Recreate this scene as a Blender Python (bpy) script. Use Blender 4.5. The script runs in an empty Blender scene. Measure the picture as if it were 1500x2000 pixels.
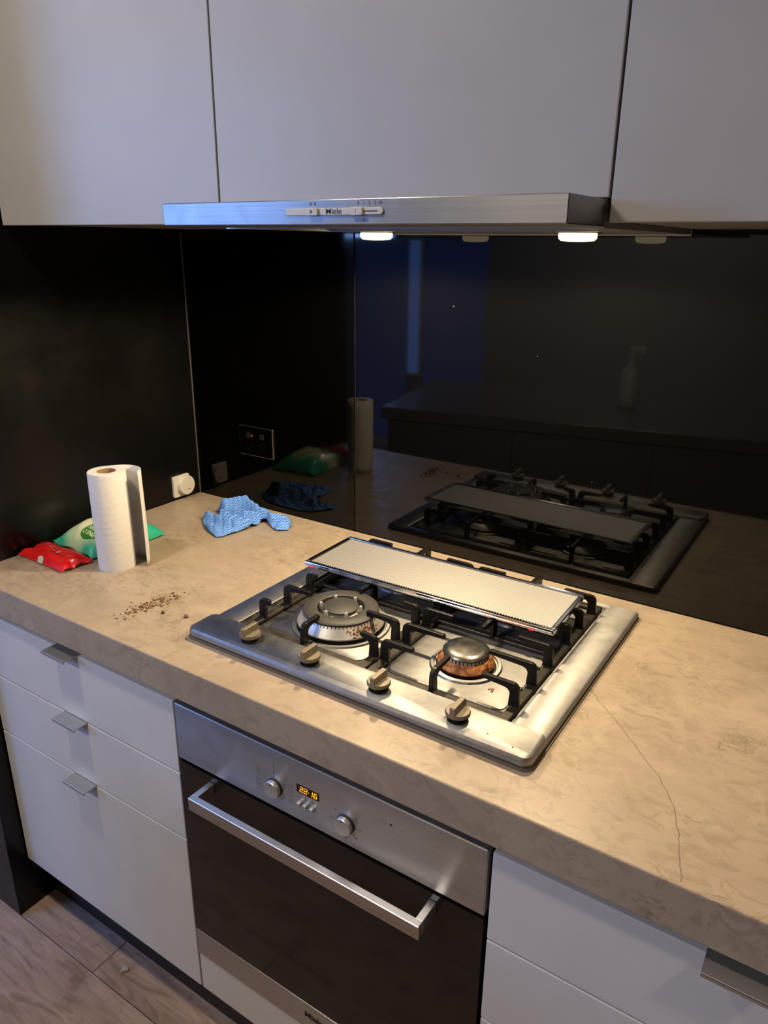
import bpy, bmesh, math, random
from mathutils import Vector, Matrix, Euler
random.seed(7)
C = bpy.context.scene.collection
SC = bpy.context.scene
PI = math.pi

# ------------------------------------------------------------------ camera
cam_d = bpy.data.cameras.new('camera')
cam_d.sensor_fit = 'HORIZONTAL'
cam_d.sensor_width = 36.0
cam_d.lens = 36.0 * 1445.93 / 1500.0
cam_d.clip_start = 0.02
cam = bpy.data.objects.new('camera', cam_d)
C.objects.link(cam)
_yaw, _pitch, _roll = math.radians(33.021), math.radians(-19.907), math.radians(0.642)
_f = Vector((-math.sin(_yaw)*math.cos(_pitch), math.cos(_yaw)*math.cos(_pitch), math.sin(_pitch)))
_r0 = Vector((math.cos(_yaw), math.sin(_yaw), 0))
_u0 = _r0.cross(_f)
_r = _r0*math.cos(_roll) + _u0*math.sin(_roll)
_u = _u0*math.cos(_roll) - _r0*math.sin(_roll)
_m = Matrix((( _r.x, _u.x, -_f.x, 1.4996), (_r.y, _u.y, -_f.y, -1.3658), (_r.z, _u.z, -_f.z, 1.5752), (0, 0, 0, 1)))
cam.matrix_world = _m
SC.camera = cam

# ------------------------------------------------------------------ world, lights, exposure
SC.view_settings.view_transform = 'Standard'
SC.view_settings.look = 'None'
SC.view_settings.gamma = 1.0
SC.view_settings.use_curve_mapping = False
SC.view_settings.exposure = 0.14
w = bpy.data.worlds.new('world')
SC.world = w
w.use_nodes = True
w.node_tree.nodes['Background'].inputs['Color'].default_value = (0.55, 0.7, 1.0, 1)
w.node_tree.nodes['Background'].inputs['Strength'].default_value = 0.02

CEIL_POWER = 8.0
HOOD_POWER = 21.0
WINDOW_POWER = 74.0

def area(name, loc, rot, sx, sy, power, col, shape='RECTANGLE', spread=180):
    d = bpy.data.lights.new(name, 'AREA')
    d.shape = shape
    d.size = sx
    if shape in ('RECTANGLE', 'ELLIPSE'):
        d.size_y = sy
    d.energy = power
    d.color = col
    d.spread = math.radians(spread)
    o = bpy.data.objects.new(name, d)
    o.location = loc
    o.rotation_euler = rot
    C.objects.link(o)
    return o

# dusk light through the window at the far left of the room
WIN = dict(x0=-3.4, x1=-1.6, z0=1.62, z1=2.36, y=-3.55)
area('window_light', ((WIN['x0']+WIN['x1'])/2, WIN['y']+0.06, (WIN['z0']+WIN['z1'])/2), (-PI/2, 0, PI),
     WIN['x1']-WIN['x0'], WIN['z1']-WIN['z0'], WINDOW_POWER, (0.22, 0.42, 1.0))

# ------------------------------------------------------------------ node helpers
def mat(name, col, rough=0.5, metal=0.0, spec=0.5, coat=0.0, aniso=0.0):
    m = bpy.data.materials.new(name)
    m.use_nodes = True
    b = m.node_tree.nodes['Principled BSDF']
    b.inputs['Base Color'].default_value = (*col, 1)
    b.inputs['Roughness'].default_value = rough
    b.inputs['Metallic'].default_value = metal
    b.inputs['Specular IOR Level'].default_value = spec
    b.inputs['Coat Weight'].default_value = coat
    b.inputs['Anisotropic'].default_value = aniso
    return m

class N:
    """small node-tree builder"""
    def __init__(self, m):
        self.m = m; self.t = m.node_tree; self.b = self.t.nodes['Principled BSDF']
    def n(self, typ, **kw):
        x = self.t.nodes.new(typ)
        for k, v in kw.items():
            setattr(x, k, v)
        return x
    def l(self, a, b): self.t.links.new(a, b)
    def coords(self, scale=(1, 1, 1)):
        tc = self.n('ShaderNodeTexCoord'); mp = self.n('ShaderNodeMapping')
        mp.inputs['Scale'].default_value = scale
        self.l(tc.outputs['Object'], mp.inputs['Vector'])
        return mp.outputs['Vector']
    def noise(self, vec, scale, detail=4, rough=0.55, dist=0.0):
        x = self.n('ShaderNodeTexNoise')
        x.inputs['Scale'].default_value = scale; x.inputs['Detail'].default_value = detail
        x.inputs['Roughness'].default_value = rough; x.inputs['Distortion'].default_value = dist
        self.l(vec, x.inputs['Vector'])
        return x.outputs['Fac']
    def ramp(self, fac, stops, interp='LINEAR'):
        x = self.n('ShaderNodeValToRGB')
        cr = x.color_ramp; cr.interpolation = interp
        while len(cr.elements) < len(stops): cr.elements.new(0.5)
        for e, (p, c) in zip(cr.elements, stops):
            e.position = p
            e.color = (*c, 1) if len(c) == 3 else c
        self.l(fac, x.inputs['Fac'])
        return x.outputs['Color']
    def mix(self, fac, a, b, mode='MIX'):
        x = self.n('ShaderNodeMix', data_type='RGBA', blend_type=mode)
        for v, i in ((fac, 'Factor'), (a, 'A'), (b, 'B')):
            s = [q for q in x.inputs if q.name == i and (q.type == 'RGBA' if i != 'Factor' else q.type == 'VALUE')][0]
            if isinstance(v, (int, float)): s.default_value = v
            elif isinstance(v, tuple): s.default_value = (*v, 1)
            else: self.l(v, s)
        return [o for o in x.outputs if o.type == 'RGBA'][0]
    def math(self, op, a, b=0.0):
        x = self.n('ShaderNodeMath', operation=op)
        for i, v in enumerate((a, b)):
            if isinstance(v, (int, float)): x.inputs[i].default_value = v
            else: self.l(v, x.inputs[i])
        return x.outputs[0]
    def bump(self, h, strength=0.2, dist=0.002):
        x = self.n('ShaderNodeBump')
        x.inputs['Strength'].default_value = strength; x.inputs['Distance'].default_value = dist
        self.l(h, x.inputs['Height']); self.l(x.outputs['Normal'], self.b.inputs['Normal'])
    def color(self, c): self.l(c, self.b.inputs['Base Color'])
    def rough(self, c): self.l(c, self.b.inputs['Roughness'])

def emis(name, col, s):
    m = mat(name, (0.02, 0.02, 0.02))
    b = m.node_tree.nodes['Principled BSDF']
    b.inputs['Emission Color'].default_value = (*col, 1)
    b.inputs['Emission Strength'].default_value = s
    return m

# ------------------------------------------------------------------ materials
M = {}
M['white_wall'] = mat('white_wall', (0.24, 0.235, 0.225), 0.8)
M['ceiling'] = mat('ceiling_paint', (0.75, 0.73, 0.70), 0.9)

def lacquer(name, col, rough=0.34):
    m = mat(name, col, rough, spec=0.45)
    k = N(m); v = k.coords()
    f = k.noise(v, 9, 3)
    k.color(k.ramp(f, [(0.3, tuple(c*0.97 for c in col)), (0.7, tuple(min(1, c*1.03) for c in col))]))
    k.bump(k.noise(v, 420, 2), 0.04, 0.0006)
    return m
M['cab_upper'] = lacquer('grey_lacquer', (0.37, 0.362, 0.362), 0.42)
M['cab_lower'] = lacquer('white_lacquer', (0.58, 0.57, 0.565), 0.30)
M['carcass'] = mat('carcass_grey', (0.16, 0.155, 0.15), 0.6)
M['carcass_dark'] = mat('carcass_dark', (0.02, 0.02, 0.02), 0.6)

def black_panel(name, col, rough, spec, dust=True):
    m = mat(name, col, rough, spec=spec)
    k = N(m); v = k.coords()
    if dust:
        vo = k.n('ShaderNodeTexVoronoi'); vo.inputs['Scale'].default_value = 26
        k.l(v, vo.inputs['Vector'])
        d = k.ramp(vo.outputs['Distance'], [(0.0, (1, 1, 1)), (0.035, (1, 1, 1)), (0.05, (0, 0, 0))])
        g = k.ramp(k.noise(v, 5, 2), [(0.56, (0, 0, 0)), (0.62, (1, 1, 1))])
        s = k.mix(1.0, d, g, 'MULTIPLY')
        k.color(k.mix(s, col, tuple(c*3+0.03 for c in col)))
    k.rough(k.ramp(k.noise(v, 4, 4), [(0.3, (rough*0.7,)*3), (0.75, (rough*1.5,)*3)]))
    return m
M['glass_black'] = black_panel('black_glass', (0.0009, 0.0009, 0.001), 0.03, 0.5)
M['panel_black'] = black_panel('black_gloss_panel', (0.0007, 0.0007, 0.0007), 0.05, 0.30, dust=False)
M['wall_black'] = black_panel('black_satin_laminate', (0.0035, 0.003, 0.0028), 0.28, 0.30, dust=False)
M['black'] = mat('black_plastic', (0.008, 0.008, 0.008), 0.4)
M['recess_shade'] = mat('black_recess_shade', (0.004, 0.004, 0.004), 0.7, spec=0.1)  # near-black painted in for the shade of slots, grooves and burner gaps

def steel(name, col=(0.58, 0.57, 0.56), rough=0.3, stretch=(2, 400, 400), aniso=0.0, dirt=0.0, bump=0.05, tan=None):
    m = mat(name, col, rough, metal=1.0, aniso=aniso)
    k = N(m); v = k.coords(stretch)
    f = k.noise(v, 1.0, 3, 0.6)
    k.color(k.ramp(f, [(0.25, tuple(c*0.86 for c in col)), (0.75, tuple(min(1, c*1.1) for c in col))]))
    v2 = k.coords()
    sm = k.noise(v2, 14, 5, 0.65, 0.8)
    lo, hi = rough*0.92, rough*(1.10+dirt)
    k.rough(k.ramp(sm, [(0.3, (lo,)*3), (0.72, (hi,)*3)]))
    k.bump(f, bump, 0.0006)
    if tan:
        cv = k.n('ShaderNodeCombineXYZ')
        for i in range(3): cv.inputs[i].default_value = tan[i]
        k.l(cv.outputs[0], k.b.inputs['Tangent'])
    return m
M['steel'] = steel('hob_steel', (0.31, 0.305, 0.30), 0.48, (60, 60, 60), 0.78, 0.12, 0.02, (0, 1, 0))
M['steel_well'] = steel('well_steel', (0.235, 0.232, 0.228), 0.46, (90, 90, 90), 0.70, 0.2, 0.04, (0, 1, 0))
M['steel_hood'] = steel('hood_brushed_steel', (0.26, 0.255, 0.25), 0.36, (1.5, 500, 500), 0.75, 0, 0.05, (0, 0, 1))
M['steel_oven'] = steel('oven_brushed_steel', (0.53, 0.51, 0.50), 0.38, (1.5, 500, 500), 0.72, 0, 0.05, (0, 0, 1))
M['alu'] = steel('satin_aluminium', (0.62, 0.61, 0.60), 0.36, (3, 300, 300), 0, 0, 0.03)
M['alu_tab'] = mat('anodised_aluminium', (0.52, 0.52, 0.50), 0.42, metal=0.85)
M['chrome'] = mat('polished_chrome', (0.74, 0.74, 0.75), 0.14, metal=1.0)
M['rim_tan'] = mat('hob_seal', (0.12, 0.10, 0.075), 0.5)

# cast iron
m = mat('enamelled_cast_iron', (0.006, 0.0052, 0.0045), 0.36, spec=0.28); k = N(m); v = k.coords()
k.bump(k.noise(v, 600, 3), 0.12, 0.0006); M['iron'] = m
m = mat('worn_iron_rail', (0.075, 0.066, 0.058), 0.42, metal=0.5); k = N(m); v = k.coords()
k.color(k.ramp(k.noise(v, 60, 5, 0.7), [(0.3, (0.02, 0.017, 0.014)), (0.7, (0.075, 0.066, 0.057))])); M['iron_rail'] = m
# burner materials
m = mat('burner_aluminium', (0.52, 0.50, 0.47), 0.42, metal=0.6); k = N(m); v = k.coords()
k.color(k.ramp(k.noise(v, 55, 5, 0.7), [(0.3, (0.50, 0.48, 0.44)), (0.7, (0.66, 0.64, 0.60))])); M['burner_alu'] = m
m = mat('burner_dark_enamel', (0.06, 0.057, 0.053), 0.55, metal=0.0); k = N(m); v = k.coords()
k.color(k.ramp(k.noise(v, 120, 5, 0.7), [(0.3, (0.022, 0.021, 0.020)), (0.75, (0.045, 0.043, 0.040))])); M['burner_dark'] = m
m = mat('burnt_burner_ring', (0.25, 0.09, 0.03), 0.6, metal=0.2); k = N(m); v = k.coords((1, 1, 2.2))
k.color(k.ramp(k.noise(v, 90, 6, 0.75), [(0.30, (0.035, 0.014, 0.008)), (0.45, (0.20, 0.06, 0.016)), (0.58, (0.42, 0.17, 0.05)), (0.75, (0.60, 0.48, 0.34))])); M['burnt'] = m
M['charred'] = mat('charred_spill', (0.10, 0.03, 0.012), 0.5)
k = N(M['charred']); v = k.coords(); k.color(k.ramp(k.noise(v, 140, 5, 0.7), [(0.35, (0.02, 0.008, 0.004)), (0.52, (0.12, 0.035, 0.010)), (0.62, (0.30, 0.12, 0.03)), (0.75, (0.45, 0.30, 0.14))]))
m = mat('burner_cap_steel', (0.44, 0.41, 0.37), 0.30, metal=0.9); k = N(m); v = k.coords()
k.color(k.ramp(k.noise(v, 40, 5, 0.6), [(0.3, (0.06, 0.054, 0.048)), (0.6, (0.16, 0.152, 0.145))])); M['cap_steel'] = m
M['knob'] = mat('knob_beige_metal', (0.20, 0.17, 0.13), 0.42, metal=0.45)
M['knob_oven'] = mat('knob_satin_silver', (0.60, 0.58, 0.56), 0.35, metal=0.8)
M['oven_glass'] = mat('black_oven_glass', (0.007, 0.006, 0.006), 0.05, spec=0.5)
k = N(M['oven_glass']); v = k.coords((1.5, 20, 14)); k.rough(k.ramp(k.noise(v, 5, 5, 0.7), [(0.3, (0.03,)*3), (0.75, (0.14,)*3)]))
M['display'] = mat('display_black', (0.006, 0.004, 0.003), 0.15)
M['digits'] = emis('orange_digits', (1.0, 0.36, 0.02), 1.7)
M['ink'] = mat('black_print', (0.012, 0.012, 0.012), 0.5)
M['ink_soft'] = mat('grey_print', (0.12, 0.12, 0.125), 0.5)
M['hood_plastic'] = mat('beige_plastic', (0.56, 0.53, 0.47), 0.42)
M['lamp'] = emis('lamp_glow', (1.0, 0.82, 0.48), 2.0)
M['lamp_small'] = emis('ceiling_lamp_glow', (1.0, 0.84, 0.62), 8.0)
M['dusk_glass'] = emis('dusk_pane', (0.25, 0.45, 1.0), 1.0)
M['added_glow_strip'] = emis('added_glow_strip', (0.16, 0.34, 1.0), 1.6)
M['added_glow_panel'] = emis('added_glow_panel', (0.16, 0.28, 1.0), 0.30)
M['bench_door'] = mat('bench_door_grey', (0.11, 0.11, 0.112), 0.45)
M['red_plastic'] = mat('red_plastic', (0.55, 0.02, 0.03), 0.4)
M['white_plastic'] = mat('white_plastic', (0.56, 0.54, 0.50), 0.4)
M['cardboard'] = mat('cardboard', (0.28, 0.17, 0.085), 0.8)
M['led'] = emis('red_indicator', (1.0, 0.08, 0.05), 0.6)

# paper
m = mat('paper_towel', (0.60, 0.59, 0.585), 0.9, spec=0.15); k = N(m); v = k.coords()
vo = k.n('ShaderNodeTexVoronoi'); vo.inputs['Scale'].default_value = 150; k.l(v, vo.inputs['Vector'])
wv = k.n('ShaderNodeTexWave', wave_type='RINGS'); wv.inputs['Scale'].default_value = 22; wv.inputs['Distortion'].default_value = 5; k.l(v, wv.inputs['Vector'])
k.bump(k.math('ADD', k.math('MULTIPLY', vo.outputs['Distance'], 0.8), k.math('MULTIPLY', wv.outputs['Fac'], 0.35)), 0.3, 0.0012); M['paper'] = m
# cloth: pale zig-zag stripes on blue
m = mat('blue_cloth', (0.2, 0.42, 0.8), 0.9, spec=0.1); k = N(m)
uv = k.n('ShaderNodeAttribute', attribute_name='cloth_uv', attribute_type='GEOMETRY')
sp = k.n('ShaderNodeSeparateXYZ'); k.l(uv.outputs['Vector'], sp.inputs[0])
zig = k.math('ABSOLUTE', k.math('SUBTRACT', k.math('FRACT', k.math('MULTIPLY', sp.outputs[0], 150)), 0.5))
st = k.math('FRACT', k.math('ADD', k.math('MULTIPLY', sp.outputs[1], 165), k.math('MULTIPLY', zig, 1.3)))
k.color(k.ramp(st, [(0.0, (0.035, 0.16, 0.60)), (0.46, (0.04, 0.175, 0.62)), (0.58, (0.26, 0.45, 0.86)), (0.90, (0.26, 0.45, 0.86)), (1.0, (0.035, 0.16, 0.60))])); M['cloth'] = m
# wrappers
M['red_wrap'] = mat('red_foil', (0.62, 0.012, 0.012), 0.28, coat=0.3)
m = mat('green_white_wrap', (0.05, 0.4, 0.25), 0.32, coat=0.3); k = N(m)
tc = k.n('ShaderNodeTexCoord'); sp = k.n('ShaderNodeSeparateXYZ'); k.l(tc.outputs['Object'], sp.inputs[0])
ax = k.math('ADD', k.math('ABSOLUTE', k.math('ADD', sp.outputs[0], 0.02)), k.math('MULTIPLY', k.math('ABSOLUTE', sp.outputs[1]), 0.75))
k.color(k.ramp(k.math('MULTIPLY', ax, 6.0), [(0.30, (0.58, 0.62, 0.44)), (0.48, (0.40, 0.58, 0.38)), (0.62, (0.03, 0.40, 0.26)), (1.0, (0.015, 0.36, 0.24))])); M['green_wrap'] = m
M['emblem'] = mat('emblem_green', (0.03, 0.19, 0.025), 0.35)
M['emblem_light'] = mat('emblem_pale', (0.58, 0.66, 0.42), 0.35)
M['pale_pink'] = mat('pale_print', (0.75, 0.30, 0.26), 0.35)
M['orange_print'] = mat('orange_print', (0.75, 0.16, 0.04), 0.35)

# stone
def stone():
    m = mat('beige_limestone', (0.5, 0.42, 0.33), 0.34, spec=0.4); k = N(m); v = k.coords()
    base = k.ramp(k.noise(v, 5.5, 5, 0.6, 0.6), [(0.28, (0.285, 0.225, 0.165)), (0.5, (0.335, 0.268, 0.2)), (0.74, (0.375, 0.305, 0.23))])
    # flaky patches
    gate = k.ramp(k.noise(v, 4.5, 3), [(0.40, (0.15, 0.15, 0.15)), (0.62, (1, 1, 1))])
    n1 = k.noise(k.coords((1, 1.3, 1)), 15, 5, 0.58, 0.9)
    ridge = k.math('ABSOLUTE', k.math('SUBTRACT', n1, 0.47))
    vein = k.ramp(ridge, [(0.0, (.75, .75, .75)), (0.006, (0.45, 0.45, 0.45)), (0.014, (0, 0, 0))])
    vg = k.ramp(k.noise(v, 13, 3), [(0.50, (0, 0, 0)), (0.60, (1, 1, 1))])
    n2 = k.noise(k.coords((1, 1.7, 1)), 24, 7, 0.68, 1.1)
    p2 = k.ramp(n2, [(0.50, (0, 0, 0)), (0.57, (0.5, 0.5, 0.5)), (0.75, (0.8, 0.8, 0.8))])
    c = k.mix(k.mix(1.0, p2, gate, 'MULTIPLY'), base, (0.215, 0.162, 0.115))
    n3 = k.noise(v, 17, 6, 0.66, 0.8)
    c = k.mix(k.ramp(n3, [(0.54, (0, 0, 0)), (0.66, (0.55, 0.55, 0.55))]), c, (0.405, 0.325, 0.24))
    c = k.mix(k.mix(1.0, k.mix(1.0, vein, vg, 'MULTIPLY'), gate, 'MULTIPLY'), c, (0.15, 0.11, 0.078))
    sp = k.ramp(k.noise(v, 260, 2), [(0.70, (0, 0, 0)), (0.78, (0.6, 0.6, 0.6))])
    c = k.mix(k.mix(1.0, sp, gate, 'MULTIPLY'), c, (0.12, 0.09, 0.065))
    # hairline cracks that run through the slab
    nv = k.n('ShaderNodeTexNoise'); nv.inputs['Scale'].default_value = 30; nv.inputs['Detail'].default_value = 4; k.l(v, nv.inputs['Vector'])
    off = k.n('ShaderNodeVectorMath', operation='SUBTRACT'); k.l(nv.outputs['Color'], off.inputs[0]); off.inputs[1].default_value = (.5, .5, .5)
    sc = k.n('ShaderNodeVectorMath', operation='SCALE'); k.l(off.outputs[0], sc.inputs[0]); sc.inputs['Scale'].default_value = 0.012
    ad = k.n('ShaderNodeVectorMath', operation='ADD'); k.l(v, ad.inputs[0]); k.l(sc.outputs[0], ad.inputs[1])
    s3 = k.n('ShaderNodeSeparateXYZ'); k.l(ad.outputs[0], s3.inputs[0])
    def seg(ax, ay, bx, by, wd):
        L = math.hypot(bx-ax, by-ay); ux, uy = (bx-ax)/L, (by-ay)/L
        dx = k.math('SUBTRACT', s3.outputs[0], ax); dy = k.math('SUBTRACT', s3.outputs[1], ay)
        t = k.math('ADD', k.math('MULTIPLY', dx, ux), k.math('MULTIPLY', dy, uy))
        q = k.math('ABSOLUTE', k.math('SUBTRACT', k.math('MULTIPLY', dx, uy), k.math('MULTIPLY', dy, ux)))
        inr = k.math('MULTIPLY', k.math('GREATER_THAN', t, 0.0), k.math('LESS_THAN', t, L))
        return k.math('MULTIPLY', inr, k.math('LESS_THAN', q, wd))
    segs = [(1.225, -.345, 1.261, -.38), (1.261, -.38, 1.31, -.43), (1.31, -.43, 1.373, -.498), (1.373, -.498, 1.407, -.554), (1.407, -.554, 1.436, -.66),
            (.189, -.486, .254, -.564), (.254, -.564, .296, -.656)]
    tot = None
    for i, s in enumerate(segs):
        g = seg(*s, 0.0007 if i < 5 else 0.0005)
        tot = g if tot is None else k.math('MAXIMUM', tot, g)
    c = k.mix(k.math('MULTIPLY', tot, 0.6), c, (0.09, 0.065, 0.045))
    k.color(c)
    k.rough(k.ramp(k.noise(v, 30, 4), [(0.3, (0.30,)*3), (0.7, (0.46,)*3)]))
    k.bump(n2, 0.05, 0.001)
    return m
M['stone'] = stone()

# floor wood
def wood():
    m = mat('weathered_oak_vinyl', (0.3, 0.23, 0.2), 0.45, spec=0.35); k = N(m)
    oi = k.n('ShaderNodeObjectInfo')
    tc = k.n('ShaderNodeTexCoord'); ad = k.n('ShaderNodeVectorMath', operation='ADD')
    mu = k.n('ShaderNodeVectorMath', operation='SCALE'); cx = k.n('ShaderNodeCombineXYZ')
    k.l(oi.outputs['Random'], cx.inputs[0]); k.l(oi.outputs['Random'], cx.inputs[1])
    k.l(cx.outputs[0], mu.inputs[0]); mu.inputs['Scale'].default_value = 37.0
    k.l(tc.outputs['Object'], ad.inputs[0]); k.l(mu.outputs[0], ad.inputs[1])
    mp = k.n('ShaderNodeMapping'); mp.inputs['Scale'].default_value = (1.6, 11, 1); k.l(ad.outputs[0], mp.inputs['Vector'])
    g = k.noise(mp.outputs['Vector'], 3.2, 6, 0.62, 1.6)
    c = k.ramp(g, [(0.28, (0.30, 0.195, 0.145)), (0.48, (0.46, 0.325, 0.255)), (0.62, (0.55, 0.405, 0.32)), (0.8, (0.62, 0.48, 0.40))])
    mp2 = k.n('ShaderNodeMapping'); mp2.inputs['Scale'].default_value = (2.2, 40, 1); k.l(ad.outputs[0], mp2.inputs['Vector'])
    f = k.noise(mp2.outputs['Vector'], 4, 4, 0.7)
    c = k.mix(k.ramp(f, [(0.58, (0, 0, 0)), (0.72, (0.4, 0.4, 0.4))]), c, (0.17, 0.12, 0.10))
    kn = k.noise(ad.outputs[0], 11, 3)
    c = k.mix(k.ramp(kn, [(0.60, (0, 0, 0)), (0.74, (0.6, 0.6, 0.6))]), c, (0.17, 0.11, 0.085))
    k.color(c)
    k.bump(g, 0.12, 0.001)
    return m
M['wood'] = wood()

# ------------------------------------------------------------------ mesh helpers
def link(name, bm, material, parent=None, smooth=False, loc=None):
    me = bpy.data.meshes.new(name)
    bm.normal_update()
    if smooth:
        for f in bm.faces: f.smooth = True
    bm.to_mesh(me); bm.free()
    for mm in (material if isinstance(material, (list, tuple)) else [material]):
        me.materials.append(mm)
    o = bpy.data.objects.new(name, me)
    C.objects.link(o)
    if loc: o.location = loc
    if parent: o.parent = parent
    if smooth:
        try:
            me.set_sharp_from_angle(angle=math.radians(42))
        except Exception:
            pass
    return o

def thing(name, label, cat, loc=(0, 0, 0), group=None, rz=0):
    o = bpy.data.objects.new(name, None); C.objects.link(o)
    o.location = loc; o.rotation_euler = (0, 0, rz); o.empty_display_size = 0.05
    o['label'] = label; o['category'] = cat
    if group: o['group'] = group
    return o
def tag(o, label, cat, group=None):
    o['label'] = label; o['category'] = cat
    if group: o['group'] = group
    return o
def struct(name, bm, m, parent=None):
    o = link(name, bm, m, parent)
    if parent is None: o['kind'] = 'structure'
    return o

def merge(dst, src):
    me = bpy.data.meshes.new('tmp'); src.to_mesh(me); src.free(); dst.from_mesh(me); bpy.data.meshes.remove(me)

def box(bm, x0, x1, y0, y1, z0, z1, bev=0.0, seg=2, mi=0):
    b = bmesh.new()
    bmesh.ops.create_cube(b, size=1.0)
    for v in b.verts:
        v.co = Vector(((x0+x1)/2+v.co.x*(x1-x0), (y0+y1)/2+v.co.y*(y1-y0), (z0+z1)/2+v.co.z*(z1-z0)))
    if bev > 0:
        bmesh.ops.bevel(b, geom=list(b.edges), offset=bev, segments=seg, profile=0.5, affect='EDGES')
    for f in b.faces: f.material_index = mi
    merge(bm, b)
def B(*a, **k):
    bm = bmesh.new(); box(bm, *a, **k); return bm

def lathe(bm, prof, cx=0, cy=0, seg=40, mi=0, axis='z', caps=True):
    rows = []
    for r, z in prof:
        row = []
        for i in range(seg):
            a = 2*PI*i/seg
            p = (cx+r*math.cos(a), cy+r*math.sin(a), z)
            if axis == 'y': p = (cx+r*math.cos(a), -z, cy+r*math.sin(a))      # grows towards -y
            if axis == 'x': p = (z, cx+r*math.cos(a), cy+r*math.sin(a))
            row.append(bm.verts.new(p))
        rows.append(row)
    flip = axis == 'y'
    for a, b in zip(rows, rows[1:]):
        for i in range(seg):
            j = (i+1) % seg
            f = bm.faces.new((a[i], a[j], b[j], b[i])); f.material_index = mi
    if caps:
        if prof[0][0] > 1e-5:
            f = bm.faces.new(rows[0][::-1]); f.material_index = mi
        if prof[-1][0] > 1e-5:
            f = bm.faces.new(rows[-1]); f.material_index = mi
    bmesh.ops.recalc_face_normals(bm, faces=list(bm.faces))
def L(*a, **k):
    bm = bmesh.new(); lathe(bm, *a, **k); return bm

def arc(cx, cy, r, a0, a1, n=5):
    return [(cx+r*math.cos(math.radians(a0+(a1-a0)*i/n)), cy+r*math.sin(math.radians(a0+(a1-a0)*i/n))) for i in range(n+1)]

def prism(bm, pts, h0, h1, frame=None, bev=0.0, mi=0):
    """extrude a 2-D outline; frame maps (u, v, h) to a point"""
    fr = frame or (lambda u, v, h: (u, v, h))
    b = bmesh.new()
    lo = [b.verts.new(fr(u, v, h0)) for u, v in pts]; hi = [b.verts.new(fr(u, v, h1)) for u, v in pts]
    b.faces.new(lo[::-1]); b.faces.new(hi)
    n = len(pts)
    for i in range(n):
        j = (i+1) % n
        b.faces.new((lo[i], lo[j], hi[j], hi[i]))
    bmesh.ops.recalc_face_normals(b, faces=list(b.faces))
    if bev > 0:
        fs = sorted(b.faces, key=lambda f: -len(f.verts))[:2]
        es = set(e for f in fs for e in f.edges)
        bmesh.ops.bevel(b, geom=list(es), offset=bev, segments=2, profile=0.5, affect='EDGES')
    for f in b.faces: f.material_index = mi
    merge(bm, b)

def rrect(x0, x1, y0, y1, r, n=5):
    return arc(x1-r, y1-r, r, 0, 90, n)+arc(x0+r, y1-r, r, 90, 180, n)+arc(x0+r, y0+r, r, 180, 270, n)+arc(x1-r, y0+r, r, 270, 360, n)

def text_bm(s, size, bold=0.0, align='CENTER', shear=0.0, xs=1.0):
    cu = bpy.data.curves.new('lettering_curve', 'FONT')
    cu.body = s; cu.size = size; cu.offset = bold; cu.align_x = align; cu.align_y = 'CENTER'; cu.shear = shear
    cu.resolution_u = 3
    o = bpy.data.objects.new('lettering_tmp', cu); C.objects.link(o)
    dg = bpy.context.evaluated_depsgraph_get(); dg.update()
    me = bpy.data.meshes.new_from_object(o.evaluated_get(dg))
    bpy.data.objects.remove(o); bpy.data.curves.remove(cu)
    bm = bmesh.new(); bm.from_mesh(me); bpy.data.meshes.remove(me)
    for v in bm.verts: v.co.x *= xs
    return bm

def place(bm, fn):
    for v in bm.verts: v.co = Vector(fn(v.co.x, v.co.y, v.co.z))
    return bm

H = 0.9192        # worktop height

# ================================================================== SETTING
RX0, RX1, RY0 = -4.0, 3.3, -3.6
ZC = 2.46
floor = struct('floor', B(RX0, RX1, RY0, 0.1, -0.06, -0.004), mat('floor_screed', (0.05, 0.04, 0.035), 0.8))
PW = 0.205
k_ = 0
random.seed(3)
for r in range(-1, 14):
    y1 = -0.690-PW*(r-0)+0.0
    y0 = y1-PW
    if y0 < RY0: y0 = RY0
    if y1-y0 < 0.02: continue
    x = RX0+(-0.8 if r % 2 else -0.3)+random.uniform(-.25, .25)
    if r == -1: x = 0.278-1.22*4
    while x < RX1:
        a, b_ = max(x, RX0), min(x+1.22, RX1)
        if b_-a > 0.03:
            bm = B(a+0.0008, b_-0.0008, y0+0.0008, y1-0.0008, -0.004, 0.0, bev=0.0012, seg=1)
            link('plank', bm, M['wood'], floor)
        x += 1.22
struct('ceiling', B(RX0, RX1, RY0, 0.1, ZC, ZC+0.08), M['ceiling'])
struct('wall_back', B(-0.14, RX1, 0.008, 0.1, 0, ZC), M['carcass_dark'])
struct('wall_left', B(-0.14, 0.0, -0.692, 0.008, 0, ZC), M['wall_black'])
struct('wall_right', B(RX1, RX1+0.08, RY0, 0.1, 0, ZC), M['white_wall'])
bm = bmesh.new()
box(bm, RX0, -0.14, 0.008, 0.1, 0, ZC)
struct('wall_rear', bm, M['white_wall'])
struct('wall_side', B(RX0-0.08, RX0, RY0, 0.1, 0, ZC), M['white_wall'])
bm = bmesh.new()
y0, y1 = RY0-0.08, RY0
box(bm, RX0, WIN['x0'], y0, y1, 0, ZC); box(bm, WIN['x1'], RX1, y0, y1, 0, ZC)
box(bm, WIN['x0'], WIN['x1'], y0, y1, 0, WIN['z0']); box(bm, WIN['x0'], WIN['x1'], y0, y1, WIN['z1'], ZC)
struct('wall_front', bm, M['white_wall'])
bm = bmesh.new()
for a, b_ in ((WIN['x0'], WIN['x0']+0.05), ((WIN['x0']+WIN['x1'])/2-0.025, (WIN['x0']+WIN['x1'])/2+0.025), (WIN['x1']-0.05, WIN['x1'])):
    box(bm, a, b_, y0, y1, WIN['z0'], WIN['z1'])
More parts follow.
